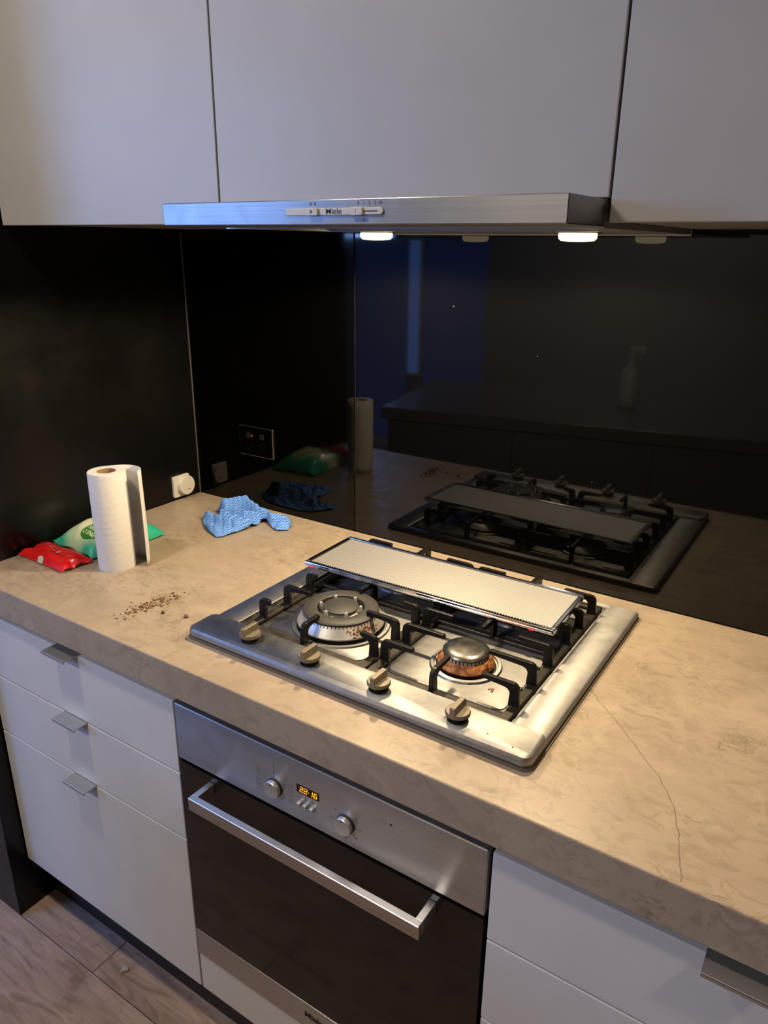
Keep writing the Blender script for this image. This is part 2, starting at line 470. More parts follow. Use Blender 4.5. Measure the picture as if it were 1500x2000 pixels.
box(bm, WIN['x0'], WIN['x1'], y0, y1, WIN['z0'], WIN['z0']+0.05); box(bm, WIN['x0'], WIN['x1'], y0, y1, WIN['z1']-0.05, WIN['z1'])
win = struct('window_1', bm, M['white_plastic'])
link('pane', B(WIN['x0']+0.05, WIN['x1']-0.05, y0+0.03, y0+0.036, WIN['z0']+0.05, WIN['z1']-0.05), M['dusk_glass'], win)

bm = bmesh.new(); box(bm, -1.52, -1.40, RY0-0.001, RY0+0.03, 0.62, 1.62)
w3 = struct('glow_panel', B(-2.06, -0.82, RY0+0.0, RY0+0.02, 0.0, 0.09), M['white_plastic'])  # added glowing panels, give the splashback its dim navy reflection
link('pane', B(-2.0, -1.54, RY0+0.001, RY0+0.012, 0.09, 1.61), M['added_glow_panel'], w3)
link('pane', B(-1.38, -0.88, RY0+0.001, RY0+0.012, 0.09, 1.61), M['added_glow_panel'], w3)
w2 = struct('glow_strip', bm, M['white_plastic'])  # added glowing strip, makes the upright blue streak in the splashback
link('pane', B(-1.505, -1.415, RY0+0.0301, RY0+0.033, 0.64, 1.60), M['added_glow_strip'], w2)
# toe kick
struct('baseboard_front', B(0.003, 2.395, -0.594, -0.576, 0.0, 0.1495), M['black'])

# ================================================================== SPLASHBACK
o = link('splashback_panel', B(0.002, 0.5275, 0.0, 0.0075, H+0.0005, 1.70, bev=0.0008, seg=1), M['panel_black'])
tag(o, 'narrow black gloss splashback panel in the corner, carrying the socket', 'splashback')
o = link('splashback_panel', B(0.5305, 2.395, 0.0, 0.0075, H+0.0005, 1.70, bev=0.0008, seg=1), M['glass_black'])
tag(o, 'wide black glass splashback behind the gas hob, mirroring the room', 'splashback')
link('joint', B(0.5275, 0.5305, 0.0035, 0.0075, H+0.001, 1.70), mat('joint_silicone', (0.05, 0.05, 0.05), 0.6), o)
# thin grey sealant line in the wall corner
struct('trim_1', B(0.0, 0.0022, -0.003, 0.0, H+0.0005, 1.598), mat('corner_silicone', (0.085, 0.08, 0.075), 0.5))

# ================================================================== WORKTOP
def worktop():
    bm = bmesh.new()
    box(bm, 0.0, 2.395, -0.6655, -0.0005, H-0.066, H, bev=0.0025, seg=2)
    o = link('worktop', bm, M['stone'])
    tag(o, 'beige limestone worktop with hairline cracks and a thick front edge', 'worktop')
    return o
worktop()

# ================================================================== UPPER CABINETS
def upper(x0, x1, zb, label):
    t = thing('upper_cabinet', label, 'cabinet', ((x0+x1)/2, -0.2, zb), 'wall cabinets above the worktop')
    ox, oy, oz = (x0+x1)/2, -0.2, zb
    bm = B(x0+0.0005-ox, x1-0.0005-ox, -0.444-oy, -0.001-oy, zb+0.002-oz, 2.44-oz)
    link('carcass', bm, M['carcass'], t)
    bm = B(x0+0.0012-ox, x1-0.0012-ox, -0.465-oy, -0.4455-oy, zb-oz, 2.44-oz, bev=0.0012, seg=2)
    link('door', bm, M['cab_upper'], t)
    return t
upper(0.0045, 0.6025, 1.6015, 'light grey handleless wall cabinet left of the range hood')
upper(0.6035, 1.2140, 1.6275, 'wide light grey wall cabinet directly above the range hood')
upper(1.2150, 1.8150, 1.6010, 'light grey wall cabinet right of the range hood, above bare glass')

# ================================================================== RANGE HOOD
HX0, HX1, HYF = 0.6115, 1.2120, -0.587
hood = thing('range_hood', 'slim brushed steel range hood with two lit lamps', 'range hood', (0.91, -0.3, 1.6))
def HB(*a, **k): 
    bm = B(*a, **k); return place(bm, lambda x, y, z: (x-0.91, y+0.3, z-1.6))
def hp(bm): return place(bm, lambda x, y, z: (x-0.91, y+0.3, z-1.6))
bm = bmesh.new()
box(bm, HX0, HX1, HYF, -0.4665, 1.5965, 1.6258, bev=0.0012)
link('front_visor', hp(bm), M['steel_hood'], hood)
bm = bmesh.new()   # underside frame around the grease filter opening
zu0, zu1 = 1.5950, 1.6050
box(bm, HX0+0.004, 0.66, -0.4655, -0.012, zu0, 1.626)
box(bm, 1.165, HX1-0.001, -0.4655, -0.012, zu0, 1.626)
box(bm, 0.66, 1.165, -0.255, -0.012, zu0, 1.626)
box(bm, 0.66, 1.165, -0.4655, -0.440, zu0, 1.626)
link('underside_frame', hp(bm), M['alu'], hood)
link('filter_opening', HB(0.661, 1.164, -0.4395, -0.2555, 1.612, 1.626), M['black'], hood)
link('rear_lip', HB(HX0+0.004, HX1-0.001, -0.0118, -0.0035, 1.5925, 1.626), M['hood_plastic'], hood)
for lx, ly in ((0.7165, -0.1957), (1.0905, -0.2084)):
    o = link('lamp_housing', hp(L([(0.036, 1.5949), (0.036, 1.5935), (0.031, 1.5925)], lx, ly, 32)), M['chrome'], hood, True)
    link('lamp_lens', hp(L([(0.029, 1.5924), (0.0285, 1.586), (0.025, 1.5825), (0.012, 1.5812), (0.0, 1.581)], lx, ly, 32)), M['lamp'], o, True)
    d = bpy.data.lights.new('hood_lamp_light', 'SPOT')
    d.energy = HOOD_POWER; d.color = (1.0, 0.77, 0.46); d.spot_size = math.radians(168); d.spot_blend = 0.25; d.shadow_soft_size = 0.024
    lo = bpy.data.objects.new('hood_lamp_light', d); lo.location = (lx, ly, 1.555); C.objects.link(lo)
# control plate
fy = lambda d: (lambda x, y, z: (x-0.91, HYF-d-z+0.3, y-1.6))
bm = bmesh.new()
pts = [(0.8405, 1.6065), (0.8405, 1.6155)]+[(0.8405, 1.6155)]
pts = [(0.8415, 1.6075), (0.9855-0.004, 1.6075)]+arc(0.9845, 1.6115, 0.004, -90, 90, 6)+[(0.8415, 1.6155)]
prism(bm, pts, 0.0, 0.0022, fy(0.0), bev=0.0006)
cp = link('control_plate', bm, M['hood_plastic'], hood)
for sx in (0.8845, 0.9515):
    bm = bmesh.new(); prism(bm, rrect(sx-0.0095, sx+0.0095, 1.6070, 1.6160, 0.002), 0.0022, 0.0052, fy(0.0), bev=0.0008)
    s = link('slider', bm, M['hood_plastic'], hood)
    bm = bmesh.new()
    if sx < 0.9:
        b2 = bmesh.new()
        prism(b2, arc(sx, 1.6115, 0.0020, 0, 360, 14)[:-1], 0.0052, 0.0054, fy(0.0)); merge(bm, b2)
    else:
        prism(bm, [(sx-0.0002, 1.6095), (sx+0.0002, 1.6095), (sx+0.0002, 1.6135), (sx-0.0002, 1.6135)], 0.0052, 0.0054, fy(0.0))
    link('mark', bm, M['ink_soft'], s)
bm = bmesh.new(); prism(bm, rrect(0.9612, 0.9815, 1.6108, 1.6120, 0.0005), 0.0022, 0.00235, fy(0.0)); link('slot', bm, M['ink'], hood)
bm = bmesh.new(); prism(bm, rrect(0.8728, 0.8748, 1.6108, 1.6122, 0.0005), 0.0022, 0.00235, fy(0.0)); link('slot', bm, M['ink'], hood)
bm = text_bm('Miele', 0.0090, 0.00012, xs=1.25)
link('lettering', place(bm, lambda x, y, z: (x+0.9170-0.91, HYF-0.0024+0.3, y+1.6116-1.6)), M['ink'], hood)
for s, x in zip('01230', (0.9520, 0.9600, 0.9680, 0.9760, 0.9830)):
    bm = text_bm(s if x < 0.98 else '10', 0.0055)
    link('numeral', place(bm, lambda X, Y, z, x=x: (X+x-0.91, HYF-0.0003+0.3, Y+1.6206-1.6)), M['ink_soft'], hood)
for x, zz in ((0.8800, 1.6206), (0.8868, 1.6206), (0.9595, 1.6018)):
    bm = bmesh.new(); prism(bm, rrect(x-0.0014, x+0.0014, zz-0.0018, zz+0.0018, 0.0006), 0.0, 0.0003, fy(0.0)); link('mark', bm, M['ink_soft'], hood)

# ================================================================== DRAWER UNITS
YD = -0.650
def drawer_unit(x0, x1, label):
    ox = (x0+x1)/2
    t = thing('drawer_unit', label, 'cabinet', (ox, -0.35, 0.15))
    P = lambda bm: place(bm, lambda x, y, z: (x-ox, y+0.35, z-0.15))
    link('carcass', P(B(x0+0.001, x1-0.001, -0.628, -0.003, 0.152, 0.8525)), M['carcass'], t)
    for z0, z1 in ((0.6795, 0.8295), (0.5275, 0.6765), (0.150, 0.5245)):
        d = link('drawer', P(B(x0+0.0015, x1-0.0015, YD, YD+0.0195, z0, z1, bev=0.0018, seg=2)), M['cab_lower'], t)
        hx = ox
        bm = bmesh.new()
        # folded aluminium tab hooked over the drawer edge
        prism(bm, [(YD+0.012, z1+0.0002), (YD-0.028, z1-0.0008), (YD-0.0300, z1-0.0046), (YD-0.0286, z1-0.0048), (YD-0.0270, z1-0.0024-0.0002), (YD-0.004, z1-0.0018), (YD-0.0005, z1-0.0018), (YD-0.0005, z1+0.0002-0.0016+0.0014)][:6]
              + [(YD-0.0012, z1-0.0018), (YD-0.0012, z1+0.0002), (YD+0.012, z1+0.0002)][:2] + [(YD+0.012, z1+0.0021)] + [(YD-0.0285, z1+0.0010)][:0], hx-0.036, hx+0.036,
              lambda u, v, h: (h-ox, u+0.35, v-0.15))
        bm.free()
        bm = bmesh.new()
        box(bm, hx-0.036, hx+0.036, YD-0.0300, YD+0.012, z1+0.0003, z1+0.0022, bev=0.0004, seg=1)
        box(bm, hx-0.036, hx+0.036, YD-0.0300, YD-0.0282, z1-0.0042, z1+0.0020, bev=0.0004, seg=1)
        link('handle', P(bm), M['alu_tab'], d)
    return t
drawer_unit(0.004, 0.6045, 'white three-drawer base unit left of the oven, against the black wall')
drawer_unit(1.2085, 1.8085, 'white three-drawer base unit right of the oven')

# ================================================================== OVEN
OX0, OX1 = 0.6075, 1.2055
OCX = (OX0+OX1)/2
oven = thing('oven', 'built-in steel oven with black glass door, orange clock and long bar handle', 'oven', (OCX, -0.35, 0.248))
OP = lambda bm: place(bm, lambda x, y, z: (x-OCX, y+0.35, z-0.248))
YO = -0.652
link('housing', OP(B(OX0, OX1, -0.630, -0.02, 0.250, 0.846)), M['carcass_dark'], oven)
cpn = link('control_panel', OP(B(OX0+0.001, OX1-0.001, YO, -0.6305, 0.7170, 0.8305, bev=0.0016, seg=2)), M['steel_oven'], oven)
of = lambda d=0.0: (lambda u, v, h: (u-OCX, YO-d-h+0.35, v-0.248))
for kx, kz in ((0.8335, 0.7580), (0.9735, 0.7565)):
    bm = L([(0.0162, 0.0), (0.0162, 0.003), (0.0152, 0.0040)], 0, 0, 40, axis='y')
    place(bm, lambda x, y, z: (x+kx-OCX, y+YO+0.35, z+kz-0.248))
    link('knob_collar', bm, M['ink'], cpn, True)
    bm = L([(0.0150, 0.004), (0.0150, 0.0095), (0.0140, 0.0105), (0.0, 0.0107)], 0, 0, 40, axis='y')
    place(bm, lambda x, y, z: (x+kx-OCX, y+YO+0.35, z+kz-0.248))
    link('knob', bm, M['knob_oven'], cpn, True)
    bm = bmesh.new(); prism(bm, arc(kx-0.001, kz+0.0100, 0.0011, 0, 360, 10)[:-1], 0.0107, 0.0109, of()); link('knob_mark', bm, M['ink'], cpn)
bm = bmesh.new(); prism(bm, rrect(0.8795, 0.9235, 0.7722, 0.7870, 0.0008), 0.0, 0.0004, of()); link('display', bm, M['display'], cpn)
# seven-segment digits
SEGS = {'2': 'abged', '1': 'bc', '6': 'afgedc'}
def digit(ch, cx, cz, wd=0.0064, ht=0.0096, t=0.00115):
    bm = bmesh.new(); sh = 0.14
    def q(x0, x1, z0, z1): prism(bm, [(cx+x+sh*z, cz+z) for x, z in ((x0, z0), (x1, z0), (x1, z1), (x0, z1))], 0.0005, 0.0007, of())
    h2, w2 = ht/2, wd/2
    for s in SEGS[ch]:
        if s == 'a': q(-w2, w2, h2-t, h2)
        if s == 'd': q(-w2, w2, -h2, -h2+t)
        if s == 'g': q(-w2, w2, -t/2, t/2)
        if s == 'b': q(w2-t, w2, 0.0, h2)
        if s == 'c': q(w2-t, w2, -h2, 0.0)
        if s == 'f': q(-w2, -w2+t, 0.0, h2)
        if s == 'e': q(-w2, -w2+t, -h2, 0.0)
    return bm
for ch, cx in (('2', 0.8893), ('2', 0.8975), ('1', 0.9080), ('6', 0.9166)):
    link('digit', digit(ch, cx, 0.7797), M['digits'], cpn)
bm = bmesh.new(); prism(bm, arc(0.9035, 0.7797, 0.0008, 0, 360, 8)[:-1], 0.0005, 0.0007, of()); link('digit_dot', bm, M['digits'], cpn)
for bx in (0.8865, 0.8985, 0.9115):
    bm = bmesh.new(); prism(bm, rrect(bx-0.0036, bx+0.0036, 0.7510, 0.7570, 0.0015), 0.0, 0.0075, of(), bev=0.0012)
    link('button', bm, M['knob_oven'], cpn)
    bm = bmesh.new(); prism(bm, rrect(bx-0.0015, bx+0.0015, 0.7620, 0.7640, 0.0004), 0.0, 0.0003, of()); link('print_mark', bm, M['ink_soft'], cpn)
# printed symbols round the function knob
def ink(pts, mm='ink_soft'):
    bm = bmesh.new(); prism(bm, pts, 0.0, 0.00025, of()); return link('print_mark', bm, M[mm], cpn)
def bar(x0, z0, x1, z1, t=0.00035):
    dx, dz = x1-x0, z1-z0; l = math.hypot(dx, dz); nx, nz = -dz/l*t, dx/l*t
    return ink([(x0+nx, z0+nz), (x1+nx, z1+nz), (x1-nx, z1-nz), (x0-nx, z0-nz)])
def icon(cx, cz, kind):
    bm = bmesh.new()
    a, b_ = 0.0036, 0.0030
    for p in ((cx-a, cx+a, cz+b_-0.0005, cz+b_), (cx-a, cx+a, cz-b_, cz-b_+0.0005), (cx-a, cx-a+0.0005, cz-b_, cz+b_), (cx+a-0.0005, cx+a, cz-b_, cz+b_)):
        prism(bm, [(p[0], p[2]), (p[1], p[2]), (p[1], p[3]), (p[0], p[3])], 0.0, 0.00025, of())
    if kind == 0: prism(bm, arc(cx, cz, 0.0014, 0, 360, 8)[:-1], 0.0, 0.00025, of())
    if kind == 1: prism(bm, [(cx-0.002, cz+0.0014), (cx+0.002, cz+0.0014), (cx+0.002, cz+0.0019), (cx-0.002, cz+0.0019)], 0.0, 0.00025, of())
    if kind == 2: prism(bm, [(cx-0.002, cz-0.0019), (cx+0.002, cz-0.0019), (cx+0.002, cz-0.0013), (cx-0.002, cz-0.0013)], 0.0, 0.00025, of())
    link('print_symbol', bm, M['ink_soft'], cpn)
for i, zz in enumerate((0.7790, 0.7690, 0.7590, 0.7490, 0.7390)):
    icon(0.7990, zz, i % 3)
    zt = 0.758+(zz-0.758)*0.45
    bar(0.8045, zz, 0.8115, zz); 
    if i < 4: bar(0.8115, zz, 0.8165, 0.758+(zz-0.758)*0.55)
    else: bar(0.8115, zz, 0.8330, 0.7350); bar(0.8330, 0.7350, 0.8330, 0.7405)
for i, zz in enumerate((0.7755, 0.7655, 0.7555, 0.7455)):
    icon(0.8665, zz, (i+1) % 3)
    bar(0.8620, zz, 0.8555, zz); bar(0.8555, zz, 0.8505, 0.758+(zz-0.758)*0.6)
bar(0.8325, 0.7790, 0.8325, 0.8060)
ink(arc(0.8325, 0.7772, 0.0012, 0, 360, 8)[:-1])
for a in range(90, -250, -45):
    r = 0.0200
    x, z = 0.9735+r*math.cos(math.radians(a)), 0.7565+r*math.sin(math.radians(a))
    ink(arc(x, z, 0.0008, 0, 360, 6)[:-1], 'ink')
    if a not in (90,):
        x2, z2 = 0.9735+0.0262*math.cos(math.radians(a)), 0.7565+0.0255*math.sin(math.radians(a))
        ink(rrect(x2-0.0026, x2+0.0026, z2-0.0010, z2+0.0010, 0.0005))
bm = bmesh.new()
for p in ((1.0375, 1.0450, 0.7982, 0.7986), (1.0375, 1.0450, 0.7934, 0.7938), (1.0375, 1.0379, 0.7934, 0.7986), (1.0446, 1.0450, 0.7934, 0.7986)):
    prism(bm, [(p[0], p[2]), (p[1], p[2]), (p[1], p[3]), (p[0], p[3])], 0.0, 0.00025, of())
link('print_symbol', bm, M['ink_soft'], cpn)
ink(arc(1.0535, 0.7955, 0.0020, 0, 360, 10)[:-1], 'ink')
# door
door = link('door', OP(B(OX0+0.001, OX1-0.001, YO, -0.6305, 0.3135, 0.7105)), M['oven_glass'], oven)
link('door_strip', OP(B(OX0+0.001, OX1-0.001, YO-0.0005, -0.6305, 0.2485, 0.3130, bev=0.001, seg=1)), M['steel_oven'], oven)
bm = text_bm('Miele', 0.017, 0.0006, align='LEFT', xs=1.12)
link('lettering', place(bm, lambda x, y, z: (x+0.8790-OCX, YO-0.0009+0.35, y+0.2850-0.248)), M['ink'], oven)
bm = bmesh.new()
box(bm, 0.6815, 1.1320, -0.7020, -0.6900, 0.6735, 0.6985, bev=0.0010, seg=1)
for px in (0.6815, 1.1200):
    box(bm, px, px+0.0120, -0.6905, YO-0.0001, 0.6760, 0.6980, bev=0.0008, seg=1)
link('door_handle', OP(bm), M['alu'], door)
o = link('filler_panel', B(OX0+0.0005, OX1-0.0005, YD, YD+0.0195, 0.1505, 0.2455, bev=0.0018), M['cab_lower'])
tag(o, 'low white panel between the oven and the floor', 'panel')

# ================================================================== GAS HOB
GX, GY = 0.905, -0.32
hob = thing('gas_hob', 'stainless steel built-in gas hob with four knobs', 'hob', (GX, GY, H))
GP = lambda bm: place(bm, lambda x, y, z: (x-GX, y-GY, z))
bm = bmesh.new()
prism(bm, rrect(0.5795, 1.2290, -0.5895, -0.0570, 0.016), 0.0, 0.0025)
link('seal', GP(bm), M['rim_tan'], hob)
bm = bmesh.new()
# flanges left, right and rear with a pressed, rounded outer edge
def flange(bm, x0, x1, y0, y1, z0, z1, r):
    prism(bm, rrect(x0, x1, y0, y1, r), z0, z1, None, bev=0.005)
WX0, WX1, WY0, WY1 = 0.6360, 1.1680, -0.5190, -0.0780
flange(bm, 0.5820, WX0, -0.5400, -0.0590, 0.0025, 0.0125, 0.010)
flange(bm, WX1, 1.2265, -0.5400, -0.0590, 0.0025, 0.0125, 0.010)
prism(bm, [(WX0-0.008, WY1), (WX1+0.008, WY1), (WX1+0.008, -0.0600), (WX0-0.008, -0.0600)], 0.0025, 0.0122, None, bev=0.003)
link('flange', GP(bm), M['steel'], hob, True)
bm = bmesh.new()
prism(bm, rrect(0.5815, 1.2272, -0.5875, -0.5190, 0.014, 6), 0.0025, 0.0215, None, bev=0.0075)
link('control_strip', GP(bm), M['steel'], hob, True)
bm = bmesh.new()
box(bm, WX0-0.001, WX1+0.001, WY0-0.001, WY1+0.001, 0.0025, 0.0048)
link('well', GP(bm), M['steel_well'], hob)
# pressed plates around each burner
BURN = {'wok': (0.785, -0.405), 'small': (1.037, -0.402), 'rear_left': (0.785, -0.190), 'rear_right': (1.037, -0.190)}
for nm, (bx, by) in BURN.items():
    bm = bmesh.new()
    prism(bm, rrect(bx-0.1050, bx+0.1050, by-0.088, by+0.088, 0.018), 0.0048, 0.0066, None, bev=0.0012)
    link('burner_plate', GP(bm), M['steel_well'], hob, True)
# knobs
for kx in (0.7085, 0.8365, 0.9700, 1.1045):
    ky = -0.5600
    base = L([(0.0155, 0.0216), (0.0155, 0.0236), (0.0120, 0.0240), (0.0120, 0.0305)], kx, ky, 32)
    o = link('knob_stem', GP(base), M['black'], hob, True)
    kb = L([(0.0150, 0.0305), (0.0182, 0.0312), (0.0186, 0.0345), (0.0172, 0.0368), (0.0, 0.0372)], kx, ky, 40)
    kn = link('knob', GP(kb), M['knob'], hob, True)
    bm = bmesh.new()
    prism(bm, [(-0.0184, 0.0340), (-0.0184, 0.0480), (-0.0170, 0.0495), (0.0150, 0.0495), (0.0184, 0.0400), (0.0184, 0.0340)], -0.0042, 0.0042,
          lambda u, v, h: (kx+h-GX, ky+u-GY, v), bev=0.0007)
    link('knob_grip', bm, M['knob'], kn)

def ring(bm, r0, r1, z0, z1, cx, cy, seg=48, mi=0):
    lathe(bm, [(r0, z0), (r1, z0), (r1, z1), (r0, z1), (r0, z0)], cx, cy, seg, mi, caps=False)

# wok burner
bx, by = BURN['wok']
bm = bmesh.new(); lathe(bm, [(0.0900, 0.0067), (0.0885, 0.0095), (0.0840, 0.0098), (0.0830, 0.0085), (0.0805, 0.0085), (0.0790, 0.0070)], bx, by, 56, caps=False)
bu = link('burner', GP(bm), M['steel'], hob, True)
link('shadow_ring', GP(L([(0.0800, 0.0068), (0.0785, 0.0140), (0.072, 0.0150)], bx, by, 48)), M['recess_shade'], bu, True)
bm = L([(0.0785, 0.0150), (0.0790, 0.0175), (0.0700, 0.0320), (0.0680, 0.0355), (0.0560, 0.0355), (0.0450, 0.0220)], bx, by, 64)
link('burner_body', GP(bm), M['burner_alu'], bu, True)
bm = bmesh.new()
for i in range(64):
    a = 2*PI*i/64
    ca, sa = math.cos(a), math.sin(a)
    prism(bm, [(0.0655, 0.0318), (0.0699, 0.0318), (0.0690, 0.0352), (0.0655, 0.0352)], -0.0007, 0.0007, lambda u, v, h: (bx+u*ca-h*sa, by+u*sa+h*ca, v))
o = link('flame_slots', GP(bm), M['recess_shade'], bu)
bm = bmesh.new(); lathe(bm, [(0.0660, 0.0356), (0.0685, 0.0368), (0.0685, 0.0395), (0.0660, 0.0418), (0.0450, 0.0428), (0.0428, 0.0418), (0.0424, 0.0250)], bx, by, 64, caps=False)
link('ring_cap', GP(bm), M['burner_dark'], bu, True)
link('inner_well', GP(L([(0.0450, 0.0225), (0.0, 0.0226)], bx, by, 40)), M['recess_shade'], bu)
link('inner_body', GP(L([(0.0330, 0.0227), (0.0330, 0.0330), (0.0300, 0.0350), (0.0295, 0.0400)], bx, by, 40)), M['burner_alu'], bu, True)
link('inner_cap', GP(L([(0.0290, 0.0400), (0.0325, 0.0410), (0.0325, 0.0432), (0.0305, 0.0445), (0.0, 0.0448)], bx, by, 48)), M['burner_dark'], bu, True)
bm = bmesh.new()
for i in range(6):
    a = 2*PI*(i+0.35)/6
    x, y = bx+0.0368*math.cos(a), by+0.0368*math.sin(a)
    bm = L([(0.0034, 0.0228), (0.0030, 0.0455), (0.0022, 0.0468), (0.0, 0.0470)], x, y, 10)
    link('post', GP(bm), M['burner_alu'], bu, True)

# burnt-on spill at the right of the burner
bm = bmesh.new()
random.seed(11)
for i in range(90):
    a = math.radians(random.gauss(-18, 11)); r = random.uniform(0.0700, 0.0790)
    s = random.uniform(0.0010, 0.0030)
    b2 = bmesh.new(); bmesh.ops.create_icosphere(b2, subdivisions=1, radius=s)
    zz = 0.0165+(0.0790-r)/0.009*0.0150
    for v in b2.verts: v.co = Vector((v.co.x*random.uniform(.8, 1.2)+bx+r*math.cos(a), v.co.y*random.uniform(.8, 1.2)+by+r*math.sin(a), v.co.z*0.8+zz))
    merge(bm, b2)
link('burnt_spill', GP(bm), M['charred'], bu, True)
# small front burner
def small_burner(bx, by, burnt, s=1.0):
    bm = bmesh.new(); lathe(bm, [(0.0600*s, 0.0067), (0.0580*s, 0.0100), (0.0530*s, 0.0108), (0.0520*s, 0.0090), (0.0490*s, 0.0085), (0.0480*s, 0.0072)], bx, by, 48, caps=False)
    bu = link('burner', GP(bm), M['steel'], hob, True)
    link('shadow_ring', GP(L([(0.0475*s, 0.0068), (0.0470*s, 0.0125), (0.0440*s, 0.0130)], bx, by, 40)), M['recess_shade'], bu, True)
    link('burner_body', GP(L([(0.0470*s, 0.0130), (0.0475*s, 0.0150), (0.0405*s, 0.0265), (0.0385*s, 0.0272)], bx, by, 56)), burnt, bu, True)
    link('burner_body', GP(L([(0.0370*s, 0.0270), (0.0365*s, 0.0312), (0.030*s, 0.0314)], bx, by, 48)), M['burner_alu'], bu, True)
    bm = bmesh.new()
    for i in range(36):
        a = 2*PI*i/36; ca, sa = math.cos(a), math.sin(a)
        prism(bm, [(0.034*s, 0.0273), (0.0374*s, 0.0273), (0.0374*s, 0.0312), (0.034*s, 0.0312)], -0.0008, 0.0008, lambda u, v, h: (bx+u*ca-h*sa, by+u*sa+h*ca, v))
    link('flame_slots', GP(bm), M['recess_shade'], bu)
    link('burner_cap', GP(L([(0.0340*s, 0.0314), (0.0385*s, 0.0328), (0.0388*s, 0.0345), (0.0360*s, 0.0375), (0.0280*s, 0.0402), (0.0150*s, 0.0418), (0.0, 0.0422)], bx, by, 56)), M['cap_steel'], bu, True)
small_burner(*BURN['small'], M['burnt'])
small_burner(*BURN['rear_left'], M['burner_alu'])
small_burner(*BURN['rear_right'], M['burner_alu'])
# specks of food
random.seed(5)
bm = bmesh.new()
for i in range(5):
    b2 = bmesh.new(); bmesh.ops.create_icosphere(b2, subdivisions=1, radius=random.uniform(0.0012, 0.0022))
    dx, dy = random.uniform(-.005, .005), random.uniform(-.004, .004)
    for v in b2.verts: v.co = Vector((v.co.x*1.3+1.103+dx, v.co.y-0.447+dy, v.co.z*0.6+0.0075))
    merge(bm, b2)
link('food_speck', GP(bm), M['charred'], hob)
bm = bmesh.new()
for x, y in ((1.196, -.575), (1.002, -.5235), (1.155, -.567)):
    b2 = bmesh.new(); bmesh.ops.create_icosphere(b2, subdivisions=1, radius=0.0013)
    for v in b2.verts: v.co = Vector((v.co.x*1.3+x, v.co.y+y, v.co.z*0.5+0.0217))
    merge(bm, b2)
link('food_speck', GP(bm), M['charred'], hob)

# ------------------------------------------------------------------ pan supports
ZB, ZT = 0.0068, 0.0510
def finger_bm(x, y, dx, dy, reach, ox, oy, wd=0.0072, zt=ZT):
    out = [(0.0, ZB+0.004), (0.0010, zt-0.013)]+arc(0.0125, zt-0.0115, 0.0115, 180, 90, 5)+[(reach-0.0015, zt), (reach, zt-0.0015), (reach, zt-0.0062), (reach-0.001, zt-0.0074), (0.026, zt-0.0100)] \
        + arc(0.0240, zt-0.0190, 0.0085, 90, 180, 4)+[(0.0170, ZB+0.004)]
    bm = bmesh.new()
    prism(bm, out, -wd/2, wd/2, lambda u, v, h: (x+dx*u-dy*h-ox, y+dy*u+dx*h-oy, v), bev=0.0010)
    return bm
def pan_support(x0, x1, bxf, label, left):
    ox, oy = (x0+x1)/2, -0.298
    t = thing('pan_support', label, 'pan support', (ox, oy, H), 'cast iron pan supports')
    P = lambda bm: place(bm, lambda x, y, z: (x-ox, y-oy, z))
    bm = bmesh.new()
    ya, yb = -0.5140, -0.0820
    w_ = 0.0150
    box(bm, x0, x0+w_, ya, yb, ZB, ZB+0.0065, bev=0.0012, seg=1)
    box(bm, x1-w_, x1, ya, yb, ZB, ZB+0.0065, bev=0.0012, seg=1)
    box(bm, x0, x1, ya, ya+0.0140, ZB, ZB+0.0062, bev=0.0012, seg=1)
    box(bm, x0, x1, yb-0.0140, yb, ZB, ZB+0.0062, bev=0.0012, seg=1)
    box(bm, x0, x1, -0.3035, -0.2925, ZB, ZB+0.0062, bev=0.0012, seg=1)
    link('frame', P(bm), M['iron_rail'], t)
    fy = [(-0.4720, .062), (-0.4045, .082 if not left else .066), (-0.3370, .062), (-0.2540, .062), (-0.1890, .080), (-0.1220, .062)]
    for i, (y, rc) in enumerate(fy):
        if left and i < 3:
            rl, rr = ((0.026, 0.034), (0.062, 0.068), (0.026, 0.034))[i]
        else:
            rl = rr = rc
        link('finger', finger_bm(x0+0.001, y, 1, 0, rl, ox, oy), M['iron'], t)
        link('finger', finger_bm(x1-0.001, y, -1, 0, rr, ox, oy), M['iron'], t)
    link('finger', finger_bm(bxf-0.004, ya+0.001, 0, 1, 0.056 if not left else 0.048, ox, oy), M['iron'], t)
    link('finger', finger_bm(bxf, yb-0.001, 0, -1, 0.060, ox, oy), M['iron'], t)
    # double cross finger over the middle bar
    bm = bmesh.new()
    zt = ZT
    prism(bm, [(-0.046, zt-0.0070), (-0.046, zt), (0.046, zt), (0.046, zt-0.0070), (0.008, zt-0.0110), (0.008, ZB+0.004), (-0.008, ZB+0.004), (-0.008, zt-0.0110)], -0.0036, 0.0036,
          lambda u, v, h: (bxf+h-ox, -0.298+u-oy, v), bev=0.0009)
    link('finger', bm, M['iron'], t)
    return t
pan_support(0.6500, 0.9110, 0.785, 'black cast iron pan support over the big left wok burner', True)
pan_support(0.9150, 1.1620, 1.037, 'black cast iron pan support on the right, over the small rusty burner', False)

